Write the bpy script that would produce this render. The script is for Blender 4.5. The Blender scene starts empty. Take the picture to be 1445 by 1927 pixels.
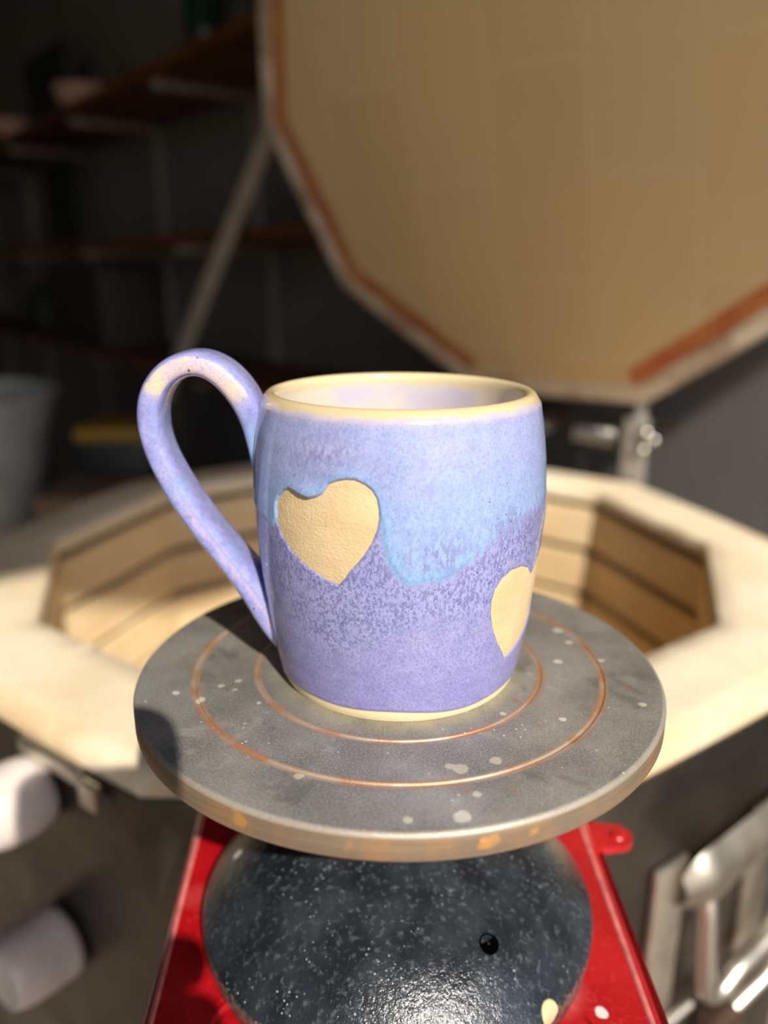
import bpy, bmesh, math, random
import numpy as np
from mathutils import Vector, Matrix
random.seed(7)
C = bpy.context.scene.collection
PI = math.pi
# ------------------------------------------------------------------ node helpers
class MT:
    def __init__(s, name, rough=.5, metal=0., base=(.5,.5,.5), coat=0., spec=.5):
        s.m = bpy.data.materials.new(name); s.m.use_nodes = True
        s.t = s.m.node_tree; s.b = s.t.nodes['Principled BSDF']
        s.b.inputs['Roughness'].default_value = rough
        s.b.inputs['Metallic'].default_value = metal
        s.b.inputs['Base Color'].default_value = (*base, 1)
        s.b.inputs['Coat Weight'].default_value = coat
        s.b.inputs['Coat Roughness'].default_value = .08
        s.b.inputs['Specular IOR Level'].default_value = spec
    def n(s, typ, **kw):
        x = s.t.nodes.new(typ)
        for k, v in kw.items():
            if k.startswith('_'): setattr(x, k[1:], v)
        return x
    def put(s, sock, v):
        if v is None: return
        if hasattr(v, 'links') or isinstance(v, bpy.types.NodeSocket): s.t.links.new(v, sock)
        elif isinstance(v, (tuple, list)) and len(v) == 3 and sock.type == 'RGBA': sock.default_value = (*v, 1)
        else: sock.default_value = v
    def math(s, op, a, b=None, c=None, clamp=False):
        x = s.n('ShaderNodeMath', _operation=op, _use_clamp=clamp)
        s.put(x.inputs[0], a)
        if b is not None: s.put(x.inputs[1], b)
        if c is not None: s.put(x.inputs[2], c)
        return x.outputs[0]
    def obj(s):
        if not hasattr(s, '_tc'): s._tc = s.n('ShaderNodeTexCoord').outputs['Object']
        return s._tc
    def noise(s, scale, detail=3, rough=.55, vec=None, dist=0., out=0):
        x = s.n('ShaderNodeTexNoise'); s.put(x.inputs['Vector'], vec if vec is not None else s.obj())
        x.inputs['Scale'].default_value = scale; x.inputs['Detail'].default_value = detail
        x.inputs['Roughness'].default_value = rough; x.inputs['Distortion'].default_value = dist
        return x.outputs[out]
    def voro(s, scale, feature='F1', vec=None, out='Distance', rand=1.):
        x = s.n('ShaderNodeTexVoronoi', _feature=feature); s.put(x.inputs['Vector'], vec if vec is not None else s.obj())
        x.inputs['Scale'].default_value = scale; x.inputs['Randomness'].default_value = rand
        return x.outputs[out]
    def step(s, v, a, b, lo=0., hi=1.):
        x = s.n('ShaderNodeMapRange', _interpolation_type='SMOOTHSTEP'); s.put(x.inputs[0], v)
        s.put(x.inputs[1], a); s.put(x.inputs[2], b); s.put(x.inputs[3], lo); s.put(x.inputs[4], hi)
        return x.outputs[0]
    def mix(s, f, a, b, mode='MIX'):
        x = s.n('ShaderNodeMix', _data_type='RGBA', _blend_type=mode)
        s.put(x.inputs[0], f); s.put(x.inputs[6], a); s.put(x.inputs[7], b)
        return x.outputs[2]
    def attr(s, name):
        return s.n('ShaderNodeAttribute', _attribute_name=name).outputs['Fac']
    def scl(s, v3, vec=None):
        x = s.n('ShaderNodeVectorMath', _operation='MULTIPLY'); s.put(x.inputs[0], vec if vec is not None else s.obj())
        x.inputs[1].default_value = v3; return x.outputs[0]
    def xyz(s, vec=None):
        x = s.n('ShaderNodeSeparateXYZ'); s.put(x.inputs[0], vec if vec is not None else s.obj()); return x.outputs
    def bump(s, h, strength=.3, dist=.001, prev=None):
        x = s.n('ShaderNodeBump'); x.inputs['Strength'].default_value = strength; x.inputs['Distance'].default_value = dist
        s.put(x.inputs['Height'], h)
        if prev is not None: s.put(x.inputs['Normal'], prev)
        return x.outputs[0]
    def col(s, v): s.put(s.b.inputs['Base Color'], v); return s
    def rough(s, v): s.put(s.b.inputs['Roughness'], v); return s
    def nrm(s, v): s.put(s.b.inputs['Normal'], v); s.put(s.b.inputs['Coat Normal'], v); return s
    def metal(s, v): s.put(s.b.inputs['Metallic'], v); return s
def sr(r, g, b):
    f = lambda c: (c/255/12.92) if c/255 <= .04045 else ((c/255+.055)/1.055)**2.4
    return (f(r), f(g), f(b))
def simple(name, c, rough=.6, metal=0., var=.12, scale=30, bump=.0, coat=0.):
    m = MT(name, rough, metal, c, coat)
    nz = m.noise(scale, 4)
    m.col(m.mix(m.step(nz, .3, .7), tuple(x*(1-var) for x in c), tuple(min(1, x*(1+var)) for x in c)))
    if bump: m.nrm(m.bump(m.noise(scale*6, 3), bump, .001))
    return m.m
# ------------------------------------------------------------------ mesh helpers
def link(name, me, mat=None, parent=None, smooth=True):
    o = bpy.data.objects.new(name, me); C.objects.link(o)
    if mat: me.materials.append(mat)
    if parent: o.parent = parent
    if smooth:
        me.polygons.foreach_set('use_smooth', [True]*len(me.polygons))
    return o
def from_data(name, v, f, mat=None, parent=None, smooth=True, sharp=None):
    me = bpy.data.meshes.new(name); me.from_pydata([tuple(p) for p in v], [], f); me.update()
    if sharp is not None and smooth:
        me.polygons.foreach_set('use_smooth', [True]*len(me.polygons))
        me.set_sharp_from_angle(angle=math.radians(sharp))
    return link(name, me, mat, parent, smooth)
def from_bm(name, bm, mat=None, parent=None, smooth=True, sharp=35, bevel=0., seg=2):
    if bevel:
        es = [e for e in bm.edges if len(e.link_faces) == 2 and e.calc_face_angle(0) > .5]
        bmesh.ops.bevel(bm, geom=es, offset=bevel, segments=seg, profile=.6, affect='EDGES', clamp_overlap=True)
    bmesh.ops.recalc_face_normals(bm, faces=bm.faces)
    me = bpy.data.meshes.new(name); bm.to_mesh(me); bm.free()
    if smooth:
        me.polygons.foreach_set('use_smooth', [True]*len(me.polygons))
        me.set_sharp_from_angle(angle=math.radians(sharp))
    return link(name, me, mat, parent, smooth)
def box(bm, c, s, M=None):
    r = bmesh.ops.create_cube(bm, size=1.)
    T = Matrix.Translation(c) @ Matrix.Diagonal((*s, 1))
    if M is not None: T = M @ T
    bmesh.ops.transform(bm, matrix=T, verts=r['verts']); return r['verts']
def frame(o, x, y, z):
    return Matrix(((x[0], y[0], z[0], o[0]), (x[1], y[1], z[1], o[1]), (x[2], y[2], z[2], o[2]), (0, 0, 0, 1)))
def lathe_data(prof, n=96, cap=True):
    v, f = [], []
    for (r, z) in prof:
        for i in range(n):
            a = 2*PI*i/n; v.append((r*math.cos(a), r*math.sin(a), z))
    for j in range(len(prof)-1):
        for i in range(n):
            k = (i+1) % n
            f.append((j*n+i, j*n+k, (j+1)*n+k, (j+1)*n+i))
    return v, f
def lathe(name, prof, mat, parent=None, n=96, M=None, sharp=35):
    v, f = lathe_data(prof, n)
    if M is not None: v = [M @ Vector(p) for p in v]
    return from_data(name, v, f, mat, parent, sharp=sharp)
def tube_data(path, rad, n=12, closed=False):
    path = [Vector(p) for p in path]; v, f = [], []
    m = len(path); up = None
    for i, p in enumerate(path):
        a = path[max(i-1, 0)]; b = path[min(i+1, m-1)]
        t = (b-a).normalized()
        if up is None: up = t.orthogonal().normalized()
        up = (up - t*up.dot(t)).normalized(); s = t.cross(up)
        r = rad[i] if isinstance(rad, (list, tuple)) else rad
        for k in range(n):
            q = 2*PI*k/n; v.append(p + up*(math.cos(q)*r) + s*(math.sin(q)*r))
    for i in range(m-1):
        for k in range(n):
            l = (k+1) % n; f.append((i*n+k, i*n+l, (i+1)*n+l, (i+1)*n+k))
    f.append(tuple(range(n-1, -1, -1))); f.append(tuple((m-1)*n+k for k in range(n)))
    return v, f
def tube(name, path, rad, mat, parent=None, n=12):
    v, f = tube_data(path, rad, n); return from_data(name, v, f, mat, parent, sharp=50)
def spline(pts, n):
    """Catmull-Rom through pts (any dimension) -> n samples"""
    P = np.array(pts, float); P = np.vstack([2*P[0]-P[1], P, 2*P[-1]-P[-2]]); out = []
    m = len(P)-3
    for q in np.linspace(0, m-1e-9, n):
        i = int(q); t = q-i; a, b, c, d = P[i:i+4]
        out.append(.5*((2*b)+(-a+c)*t+(2*a-5*b+4*c-d)*t*t+(-a+3*b-3*c+d)*t**3))
    return np.array(out)
def empty(name, loc=(0, 0, 0), label=None, cat=None, group=None):
    o = bpy.data.objects.new(name, None); C.objects.link(o); o.location = loc
    o.empty_display_size = .02
    tag(o, label, cat, group); return o
def tag(o, label=None, cat=None, group=None, kind=None):
    if label: o['label'] = label
    if cat: o['category'] = cat
    if group: o['group'] = group
    if kind: o['kind'] = kind
    return o
def keep(root):   # children were built in world coordinates: cancel the empty's offset
    for ch in root.children: ch.matrix_parent_inverse = Matrix.Translation(-root.location)
# ================================================================== MUG
ZS = [0, .002, .006, .0131, .027, .0458, .058, .0636, .0739, .085, .0925, .0945]
RS = [.0390, .0399, .0409, .0421, .0442, .0460, .0465, .0466, .0461, .0449, .0436, .0430]
def pchip(x, xp, yp):
    xp = np.array(xp); yp = np.array(yp); h = np.diff(xp); d = np.diff(yp)/h; m = np.zeros(len(xp))
    m[0], m[-1] = d[0], d[-1]
    for i in range(1, len(xp)-1):
        m[i] = 0 if d[i-1]*d[i] <= 0 else 2*d[i-1]*d[i]/(d[i-1]+d[i])
    x = np.clip(x, xp[0], xp[-1]); i = np.clip(np.searchsorted(xp, x)-1, 0, len(h)-1)
    t = (x-xp[i])/h[i]
    return ((2*t**3-3*t**2+1)*yp[i]+(t**3-2*t**2+t)*h[i]*m[i]+(-2*t**3+3*t**2)*yp[i+1]+(t**3-t**2)*h[i]*m[i+1])
RC = .0455
def sdf(poly, S, Z):
    """signed distance (negative inside) to polygon in (arc length, height)"""
    P = np.array(poly); d = np.full(S.shape, 1e9); ins = np.zeros(S.shape, bool)
    for i in range(len(P)):
        a, b = P[i-1], P[i]; e = b-a; wx, wz = S-a[0], Z-a[1]
        t = np.clip((wx*e[0]+wz*e[1])/(e@e+1e-18), 0, 1)
        d = np.minimum(d, (wx-e[0]*t)**2+(wz-e[1]*t)**2)
        c = (a[1] > Z) != (b[1] > Z)
        with np.errstate(divide='ignore', invalid='ignore'):
            ins ^= c & (S < (b[0]-a[0])*(Z-a[1])/(b[1]-a[1]+1e-18)+a[0])
    d = np.sqrt(d); return np.where(ins, -d, d)
def arc(pts): return [(math.radians(t)*RC, z) for t, z in pts]
def smooth_poly(pts, n=160, hard=()):
    P = [pts[-1]]+list(pts)+[pts[0], pts[1]]
    return [tuple(q) for q in spline(np.array(P), n)[int(n/len(P)):int(n*(len(P)-1)/len(P))]]
H1 = arc([(-138.52, .0688), (-136.01, .0706), (-133.08, .0718), (-130.13, .0714), (-126.54, .0707), (-123.3, .0703), (-120.18, .071), (-117.63, .0723), (-115.22, .0752), (-112.11, .0763), (-108.35, .077), (-105.36, .0769), (-102.44, .076), (-99.91, .0745), (-98.31, .0723), (-97.59, .0694), (-97.57, .0666), (-98.25, .0636), (-99.88, .06), (-102.44, .0565), (-105.1, .0535), (-108.2, .0507), (-109.82, .0485), (-112.29, .0463), (-116.8, .0471), (-121.96, .0489), (-126.61, .0506), (-130.61, .0524), (-134.85, .0551), (-138.0, .0577), (-139.97, .0605), (-140.34, .0642), (-139.8, .0671)])
H2 = arc([(-27.8, .0413), (-32.1, .0446), (-37.75, .0464), (-44.3, .0468), (-49.5, .0452), (-52.7, .0424), (-53.9, .0388), (-53.5, .0348), (-51.6, .0296), (-47.4, .0236), (-39.7, .0159), (-32, .0178), (-20, .0215), (-8, .027), (0, .034), (1, .040), (-4, .045), (-12, .047), (-20, .0452), (-25, .0425)])
DRIP = arc([(-200, .125), (-200, .060), (-150, .060), (-143, .058), (-140, .062), (-136, .066), (-100, .068), (-97.2, .0672), (-96.6, .0640), (-96.2, .0604), (-94.6, .0548), (-91.3, .0498), (-87.9, .0477), (-86, .0474), (-83.8, .0476), (-79.6, .0485), (-76, .0484), (-73.5, .0488), (-68.3, .0515), (-61.8, .0551), (-53.5, .0574), (-45, .0604), (-33.6, .0626), (-18.3, .064), (0, .060), (40, .055), (100, .062), (200, .058), (200, .125)])
N_T, N_Z = 900, 270
th = np.linspace(-PI, PI, N_T, endpoint=False)
zz = np.linspace(0, .0925, N_Z)
T, Z = np.meshgrid(th, zz)
S = T*RC
s1, s2, sd = sdf(H1, S, Z), sdf(H2, S, Z), sdf(DRIP, S, Z)
sh = np.minimum(s1, s2)
def ss(x, a, b):
    t = np.clip((x-a)/(b-a), 0, 1); return t*t*(3-2*t)
foot_z = .0032+.0006*np.sin(T*3+1)+.0004*np.sin(T*7)
Rclay = pchip(Z.ravel(), ZS, RS).reshape(Z.shape) + .000018*np.sin(Z*1100+.6*T) + .00004*np.sin(Z*330+2)
thick = .00042*ss(Z-foot_z, 0, .0012)
thick += .00035*ss(-sd, -.0002, .0016)*ss(.09-Z, 0, .006)*(1-.75*ss(np.degrees(T), -76, -58))         # the second coat is thicker
swell = lambda th0, z0, w, h: np.exp(-(((T-math.radians(th0))*RC/w)**2+((Z-z0)/h)**2))
thick += .0007*swell(-125.5, .0722, .0045, .0024)                # drip hanging over the heart
thick += .0003*swell(-112, .0785, .006, .0018) + .0004*swell(-31, .0625, .008, .003) + .0005*swell(-15, .060, .006, .006)
glz = thick*ss(sh, -.0001, .0009) - .00035*(1-ss(sh, -.0004, .0001))
R = Rclay + glz
vo = np.stack([R*np.cos(T), R*np.sin(T), Z], -1).reshape(-1, 3)
prof2 = [(.0433, .0935), (.0429, .0943), (.0424, .0950), (.0417, .09555), (.0409, .0958), (.0401, .0957), (.0394, .0952), (.0389, .0943), (.0388, .0930), (.0391, .0905), (.0399, .085), (.0412, .075), (.0420, .064), (.0420, .052), (.0412, .036), (.040, .022), (.0375, .013), (.033, .0085), (.024, .0068), (.012, .0063), (.0005, .0062)]
vi = np.array([(r*math.cos(t), r*math.sin(t), z) for r, z in prof2 for t in th])
bot = np.array([(r*math.cos(t), r*math.sin(t), z) for r, z in [(.0375, 0.), (.036, .0015), (.0005, .0018)] for t in th])
V = np.vstack([vo, vi, bot])
rows = N_Z+len(prof2)
idx = np.arange(rows*N_T).reshape(rows, N_T)
a = idx[:-1]; b = idx[1:]
F = np.stack([a, np.roll(a, -1, 1), np.roll(b, -1, 1), b], -1).reshape(-1, 4)
bi = rows*N_T+np.arange(3*N_T).reshape(3, N_T); bb = np.vstack([idx[:1], bi])
a = bb[1:]; b = bb[:-1]
F = np.vstack([F, np.stack([a, np.roll(a, -1, 1), np.roll(b, -1, 1), b], -1).reshape(-1, 4)])
def np_mesh(name, V, F):
    me = bpy.data.meshes.new(name)
    me.vertices.add(len(V)); me.vertices.foreach_set('co', V.ravel())
    me.loops.add(F.size); me.loops.foreach_set('vertex_index', F.ravel().astype(np.int32))
    me.polygons.add(len(F)); me.polygons.foreach_set('loop_start', np.arange(0, F.size, 4, dtype=np.int32))
    me.update(calc_edges=True); me.validate(); return me
def fattr(me, name, arr, fill=0.):
    full = np.full(len(me.vertices), fill, np.float32); full[:arr.size] = arr.ravel()
    at = me.attributes.new(name, 'FLOAT', 'POINT'); at.data.foreach_set('value', full)
me = np_mesh('body', V, F)
mot_bot = np.interp(np.degrees(T), [-180, -140, -116, -100, -88, -79, -70, -60, -54, -30, 180], [.033, .0327, .0237, .0298, .0349, .036, .0375, .036, .0385, .042, .04])
MM = 1000.
soft = ss(np.degrees(T), -76, -58)
fattr(me, 'drip', -sd*MM, 20.); fattr(me, 'soft', soft, 0.)
fattr(me, 'heart', sh*MM, 20.)
fattr(me, 'mott', ss(Z, mot_bot-.007, mot_bot+.004)*ss(sd, -.0004, .001), 0.)
fattr(me, 'streak', np.exp(-(((T+math.radians(77))*RC/.0095)**2+((Z-.0555)/.0055)**2))+.8*np.exp(-(((T+math.radians(50))*RC/.009)**2+((Z-.063)/.004)**2)), 0.)
fattr(me, 'foot', (Z-foot_z)*MM, 30.)
fattr(me, 'inner', np.zeros(vo.shape[0]), 1.)
fattr(me, 'plum', np.exp(-(((T+math.radians(118))*RC/.012)**2+((Z-.0835)/.006)**2)), 0.)
# --- glaze material
g = MT('speckled lavender glaze', .16, coat=.12)
hz = g.xyz()[2]
n1 = g.noise(900, 4, .7); n2 = g.noise(160, 4); n3 = g.noise(45, 3)
stre = g.noise(620, 4, .68, vec=g.scl((1, 1, .5)))
cells = g.voro(560, vec=g.scl((1, 1, .62)))
cell2 = g.noise(650, 2, .5, vec=g.scl((1, 1, .55)), dist=.8)
lav = g.mix(g.step(n2, .35, .65), sr(150, 156, 202), sr(162, 168, 212))
lav = g.mix(g.math('MULTIPLY', g.step(stre, .40, .62), .6), lav, sr(148, 168, 210))
lav = g.mix(g.math('MULTIPLY', g.attr('plum'), g.step(stre, .35, .7)), lav, sr(128, 120, 170))
hn = g.math('ADD', hz, g.math('MULTIPLY', g.math('SUBTRACT', n3, .5), .03))
sky = g.mix(g.step(stre, .35, .65), sr(138, 162, 208), sr(152, 176, 216))
upper = g.mix(g.step(hn, .084, .062), lav, sky)
edge = g.math('MULTIPLY', g.step(g.attr('soft'), 1., 0., .55, 1.), g.math('ADD', g.math('MULTIPLY', g.step(g.attr('drip'), 6.5, .3), .55), g.math('MULTIPLY', g.step(g.attr('drip'), 1.0, .2), .06)))
upper = g.mix(g.math('MULTIPLY', edge, g.step(hn, .070, .050, .35, 1.25)), upper, sr(126, 178, 220))
hedge = g.step(g.attr('heart'), 5.0, .4)
upper = g.mix(g.math('MULTIPLY', hedge, .40), upper, sr(124, 170, 216))
upper = g.mix(g.math('MULTIPLY', g.step(g.noise(1300, 3, .7, vec=g.scl((1, 1, .45))), .53, .66), .28), upper, sr(116, 118, 172))
stk = g.math('MULTIPLY', g.math('MULTIPLY', g.attr('streak'), g.step(g.noise(520, 4, .65, vec=g.scl((1, 1, .35))), .46, .56)), .8)
upper = g.mix(stk, upper, sr(118, 116, 172))
low = g.mix(g.step(n2, .35, .65), sr(140, 141, 190), sr(152, 152, 200))
low = g.mix(g.math('MULTIPLY', g.step(g.noise(1100, 3, .7), .50, .62), .5), low, sr(100, 102, 156))
low = g.mix(g.math('MULTIPLY', g.step(hz, .030, .008), .4), low, sr(134, 128, 192))
mo = g.attr('mott')
low = g.mix(g.math('MULTIPLY', mo, .5), low, sr(158, 160, 206))
wn_ = g.noise(1150, 2, .5, vec=g.scl((1, 1, .6)), dist=.6)
lines_ = g.step(g.math('ABSOLUTE', g.math('SUBTRACT', wn_, .555)), .030, .010)
blob_ = g.math('MULTIPLY', g.step(wn_, .555, .60), .45)
spot = g.math('MULTIPLY', mo, g.math('MULTIPLY', g.math('MAXIMUM', lines_, blob_), g.step(g.noise(150, 2), .30, .48)))
low = g.mix(g.math('MULTIPLY', spot, .95), low, sr(70, 74, 138))
low = g.mix(g.math('MULTIPLY', g.math('MULTIPLY', g.step(g.attr('drip'), -2.2, -.3), g.math('SUBTRACT', 1., g.attr('soft'))), .5), low, sr(152, 156, 206))
sf = g.attr('soft')
dd = g.math('DIVIDE', g.math('ADD', g.attr('drip'), g.math('MULTIPLY', sf, g.math('MULTIPLY', g.math('SUBTRACT', g.noise(430, 4, .65, vec=g.scl((1, 1, .3))), .56), 22.))), g.math('ADD', 1., g.math('MULTIPLY', sf, 5.)))
colr = g.mix(g.step(dd, -.35, .35), low, upper)
grain = g.noise(1900, 3, .7, vec=g.scl((1, 1, .7)))
colr = g.mix(g.math('MULTIPLY', g.step(grain, .50, .66), .34), colr, sr(94, 96, 150))
colr = g.mix(g.math('MULTIPLY', g.step(grain, .46, .32), .30), colr, sr(190, 200, 232))
# pinholes
pin = g.math('MULTIPLY', g.step(g.voro(420), .16, .10), g.step(g.noise(70, 2), .56, .64))
pin = g.math('MULTIPLY', pin, g.step(hz, .05, .055))
colr = g.mix(g.math('MULTIPLY', pin, .7), colr, sr(60, 60, 96))
# glaze breaking to a halo around hearts, rim and foot
colr = g.mix(g.math('MULTIPLY', g.step(g.attr('heart'), .7, .1), .35), colr, sr(160, 140, 160))
rimz = g.math('ADD', hz, g.math('MULTIPLY', g.math('SUBTRACT', g.noise(220, 4), .5), .0030))
colr = g.mix(g.math('MULTIPLY', g.step(rimz, .0905, .0938), .55), colr, sr(206, 186, 184))
colr = g.mix(g.step(rimz, .0928, .0946), colr, sr(208, 188, 146))
inn = g.mix(g.step(n3, .4, .66), sr(222, 210, 194), sr(200, 194, 210))
inn = g.mix(g.step(rimz, .0900, .0935), inn, sr(214, 198, 158))
inm = g.math('MULTIPLY', g.step(g.attr('inner'), .4, .6), 1.)
ctr = g.xyz(); rad = g.math('SQRT', g.math('ADD', g.math('MULTIPLY', ctr[0], ctr[0]), g.math('MULTIPLY', ctr[1], ctr[1])))
inm = g.math('MULTIPLY', inm, g.math('MAXIMUM', g.step(rad, .0405, .0395), g.step(hz, .0930, .0925)))
colr = g.mix(inm, colr, inn)
footm = g.step(g.attr('foot'), .25, -.1)
colr = g.mix(g.step(g.attr('foot'), .8, .2), colr, sr(176, 150, 180))
colr = g.mix(footm, colr, sr(228, 212, 172))
g.col(colr)
g.rough(g.math('ADD', g.math('MULTIPLY', footm, .6), g.math('ADD', .13, g.math('MULTIPLY', spot, .15))))
g.put(g.b.inputs['Coat Weight'], g.math('SUBTRACT', .12, g.math('MULTIPLY', footm, .12)))
bh = g.math('SUBTRACT', g.math('ADD', g.math('MULTIPLY', n2, .5), g.math('MULTIPLY', spot, -.25)), g.math('MULTIPLY', pin, 1.2))
g.nrm(g.bump(g.math('ADD', bh, g.math('MULTIPLY', n1, .12)), .22, .0006))
mug = empty('mug', (0, .001, 0), 'lavender and sky-blue glazed pottery mug with bare clay hearts, standing on the turntable', 'mug')
body = link('body', me, g.m, mug); body['label'] = 'glazed cup body, cream rim over blue drip and purple lower half'
# --- hearts: bare clay patches inset in the glaze
cl = MT('bare cream clay', .85)
ch = cl.xyz()[2]; cn = cl.noise(800, 4, .65, vec=cl.scl((1, 1, 1.6))); cw = cl.noise(140, 4, .6, vec=cl.scl((.25, .25, 6)))
cl.col(cl.mix(cl.step(cl.noise(90, 3), .3, .7), sr(206, 182, 138), sr(218, 194, 152)))
lines = cl.math('MULTIPLY', cl.step(cw, .62, .7), -.5)
cl.nrm(cl.bump(cl.math('ADD', cl.math('ADD', cn, lines), cl.math('MULTIPLY', cl.noise(1400, 3), .8)), .42, .0006))
def heart(poly, lab):
    P = np.array(poly); t0, t1 = P[:, 0].min()/RC-.03, P[:, 0].max()/RC+.03; z0, z1 = P[:, 1].min()-.0012, P[:, 1].max()+.0012
    tn, zn = int((t1-t0)*RC/.00035), int((z1-z0)/.00035)
    TT, Z2 = np.meshgrid(np.linspace(t0, t1, tn), np.linspace(z0, z1, zn))
    sdd = sdf(poly, TT*RC, Z2); r = pchip(Z2.ravel(), ZS, RS).reshape(Z2.shape)+.000018*np.sin(Z2*1100+.6*TT)+.00004*np.sin(Z2*330+2)+.00004
    r = r-.0004*ss(sdd, .0004, .0010)
    v = np.stack([r*np.cos(TT), r*np.sin(TT), Z2], -1).reshape(-1, 3)
    ok = sdd < .0009; ids = np.arange(tn*zn).reshape(zn, tn)
    q = ok[:-1, :-1] & ok[1:, :-1] & ok[:-1, 1:] & ok[1:, 1:]
    f = np.stack([ids[:-1, :-1], ids[:-1, 1:], ids[1:, 1:], ids[1:, :-1]], -1)[q]
    used = np.unique(f); rm = -np.ones(tn*zn, int); rm[used] = np.arange(len(used))
    o = link('heart', np_mesh('heart', v[used], rm[f]), cl.m, mug); o['label'] = lab
heart(H1, 'bare clay heart beside the handle, blue drip running over its top')
heart(H2, 'bare clay heart low on the right side of the mug')
# --- handle: pulled strap
HP = [(-.0425, .056, .0015, .006), (-.0440, .066, .0022, .0065), (-.0450, .075, .0030, .0070), (-.0456, .0825, .0040, .0078), (-.0470, .0893, .0046, .0084), (-.0505, .0958, .0045, .0090), (-.0553, .1012, .0042, .0092), (-.0613, .1041, .0040, .0092), (-.0672, .1034, .0040, .0090), (-.0722, .1003, .0041, .0088), (-.0759, .0950, .0042, .0086), (-.0776, .0885, .0042, .0085), (-.0776, .0815, .0042, .0085), (-.0757, .0735, .0042, .0085), (-.0715, .0640, .0043, .0086), (-.0662, .0546, .0043, .0088), (-.0600, .0455, .0043, .0092), (-.0535, .0368, .0045, .0100), (-.0475, .0285, .0050, .0112), (-.0432, .0205, .0050, .0120), (-.0405, .0130, .0030, .0110), (-.0395, .0080, .0008, .0080)]
hp = spline(HP, 260)
for _ in range(60): hp[1:-1] = .25*hp[:-2]+.5*hp[1:-1]+.25*hp[2:]
hp[:, 0] -= .0010*np.exp(-((np.linspace(0, 1, 260)-.5)/.18)**2)
hp = hp; NS = 56
v, f, au, asx = [], [], [], []
for i, (x, z, ht, hw) in enumerate(hp):
    p0, p1 = hp[max(i-1, 0)], hp[min(i+1, len(hp)-1)]
    tx, tz = p1[0]-p0[0], p1[1]-p0[1]; L = math.hypot(tx, tz); nx, nz = tz/L, -tx/L
    wob = .0002*math.sin(i*.11)
    for k in range(NS):
        q = 2*PI*k/NS; c, s_ = math.cos(q), math.sin(q); e = .58
        yy = (hw+wob)*math.copysign(abs(c)**e, c); uu = (ht+.3*wob)*math.copysign(abs(s_)**.66, s_)
        v.append((x+nx*uu, yy-.0005, z+nz*uu)); au.append((q-PI)*hw*MM); asx.append(i/len(hp))
for i in range(len(hp)-1):
    for k in range(NS):
        l = (k+1) % NS; f.append((i*NS+k, i*NS+l, (i+1)*NS+l, (i+1)*NS+k))
f.append(tuple(range(NS))); f.append(tuple((len(hp)-1)*NS+k for k in range(NS-1, -1, -1)))
hm = MT('lavender handle glaze', .16, coat=.15)
u, sp = hm.attr('around'), hm.attr('along')
n2 = hm.noise(170, 4, .65); n3 = hm.noise(60, 3); n1 = hm.noise(480, 4, .7)
base = hm.mix(hm.step(n2, .38, .62), sr(144, 148, 202), sr(158, 162, 214))
base = hm.mix(hm.math('MULTIPLY', hm.step(n1, .5, .6), .4), base, sr(120, 126, 190))
base = hm.mix(hm.math('MULTIPLY', hm.step(n3, .55, .7), .5), base, sr(136, 162, 210))
fr = hm.step(hm.math('ABSOLUTE', hm.math('ADD', u, hm.math('MULTIPLY', hm.math('SUBTRACT', n2, .5), 3.))), 5.6, 4.0)
tp = hm.math('MULTIPLY', hm.step(hm.math('ADD', sp, hm.math('MULTIPLY', n2, .06)), .23, .27), hm.step(hm.math('ADD', sp, hm.math('MULTIPLY', n2, .05)), .515, .485))
cream = hm.mix(hm.step(n3, .4, .6), sr(212, 194, 168), sr(198, 180, 192))
base = hm.mix(hm.math('MULTIPLY', fr, tp), base, cream)
ln = hm.step(hm.math('ABSOLUTE', hm.math('ADD', hm.math('SUBTRACT', u, .6), hm.math('MULTIPLY', hm.math('SUBTRACT', n2, .5), 5.))), 1.5, .1)
base = hm.mix(hm.math('MULTIPLY', hm.math('MULTIPLY', ln, hm.step(sp, .55, .75)), .45), base, sr(204, 180, 200))
dots = hm.math('MULTIPLY', hm.step(hm.voro(230), .14, .09), hm.step(hm.noise(90, 2), .55, .6))
base = hm.mix(hm.math('MULTIPLY', hm.step(hm.noise(1500, 3, .7), .5, .66), .35), base, sr(104, 104, 166))
base = hm.mix(dots, base, sr(120, 70, 62))
blu = hm.step(sp, .2, .1)
base = hm.mix(hm.math('MULTIPLY', blu, .75), base, sr(136, 176, 220))
hm.col(base)
hm.nrm(hm.bump(hm.math('ADD', n2, hm.math('MULTIPLY', n1, .3)), .28, .0007))
ho = from_data('handle', v, f, hm.m, mug, sharp=80)
ho['label'] = 'looped strap handle in speckled lavender glaze, cream on top'
for nm, arr in (('around', au), ('along', asx)):
    at = ho.data.attributes.new(nm, 'FLOAT', 'POINT'); at.data.foreach_set('value', np.array(arr, np.float32))
# ================================================================== BANDING WHEEL
ZB = -.104
bw = empty('banding_wheel', (0, 0, ZB), "potter's turntable with grey metal disc on a dark domed foot, under the mug", 'turntable')
d = MT('weathered grey steel disc', .42, .35)
X, Y, Zz = d.xyz()
rad = d.math('SQRT', d.math('ADD', d.math('MULTIPLY', X, X), d.math('MULTIPLY', Y, Y)))
a1 = d.noise(28, 5, .6); a2 = d.noise(110, 4, .6); a3 = d.noise(1500, 3, .7)
c = d.mix(d.step(a1, .35, .65), sr(124, 123, 118), sr(156, 153, 147))
c = d.mix(d.math('MULTIPLY', d.step(a2, .55, .72), .4), c, sr(150, 146, 138))
c = d.mix(d.math('MULTIPLY', d.step(a3, .5, .62), .42), c, sr(186, 182, 178))
c = d.mix(d.math('MULTIPLY', d.step(a3, .48, .36), .35), c, sr(84, 84, 84))
c = d.mix(d.math('MULTIPLY', d.step(d.noise(2400, 2), .66, .74), .6), c, sr(226, 224, 220))  # fine white flecks paint specular glints into the colour
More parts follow.
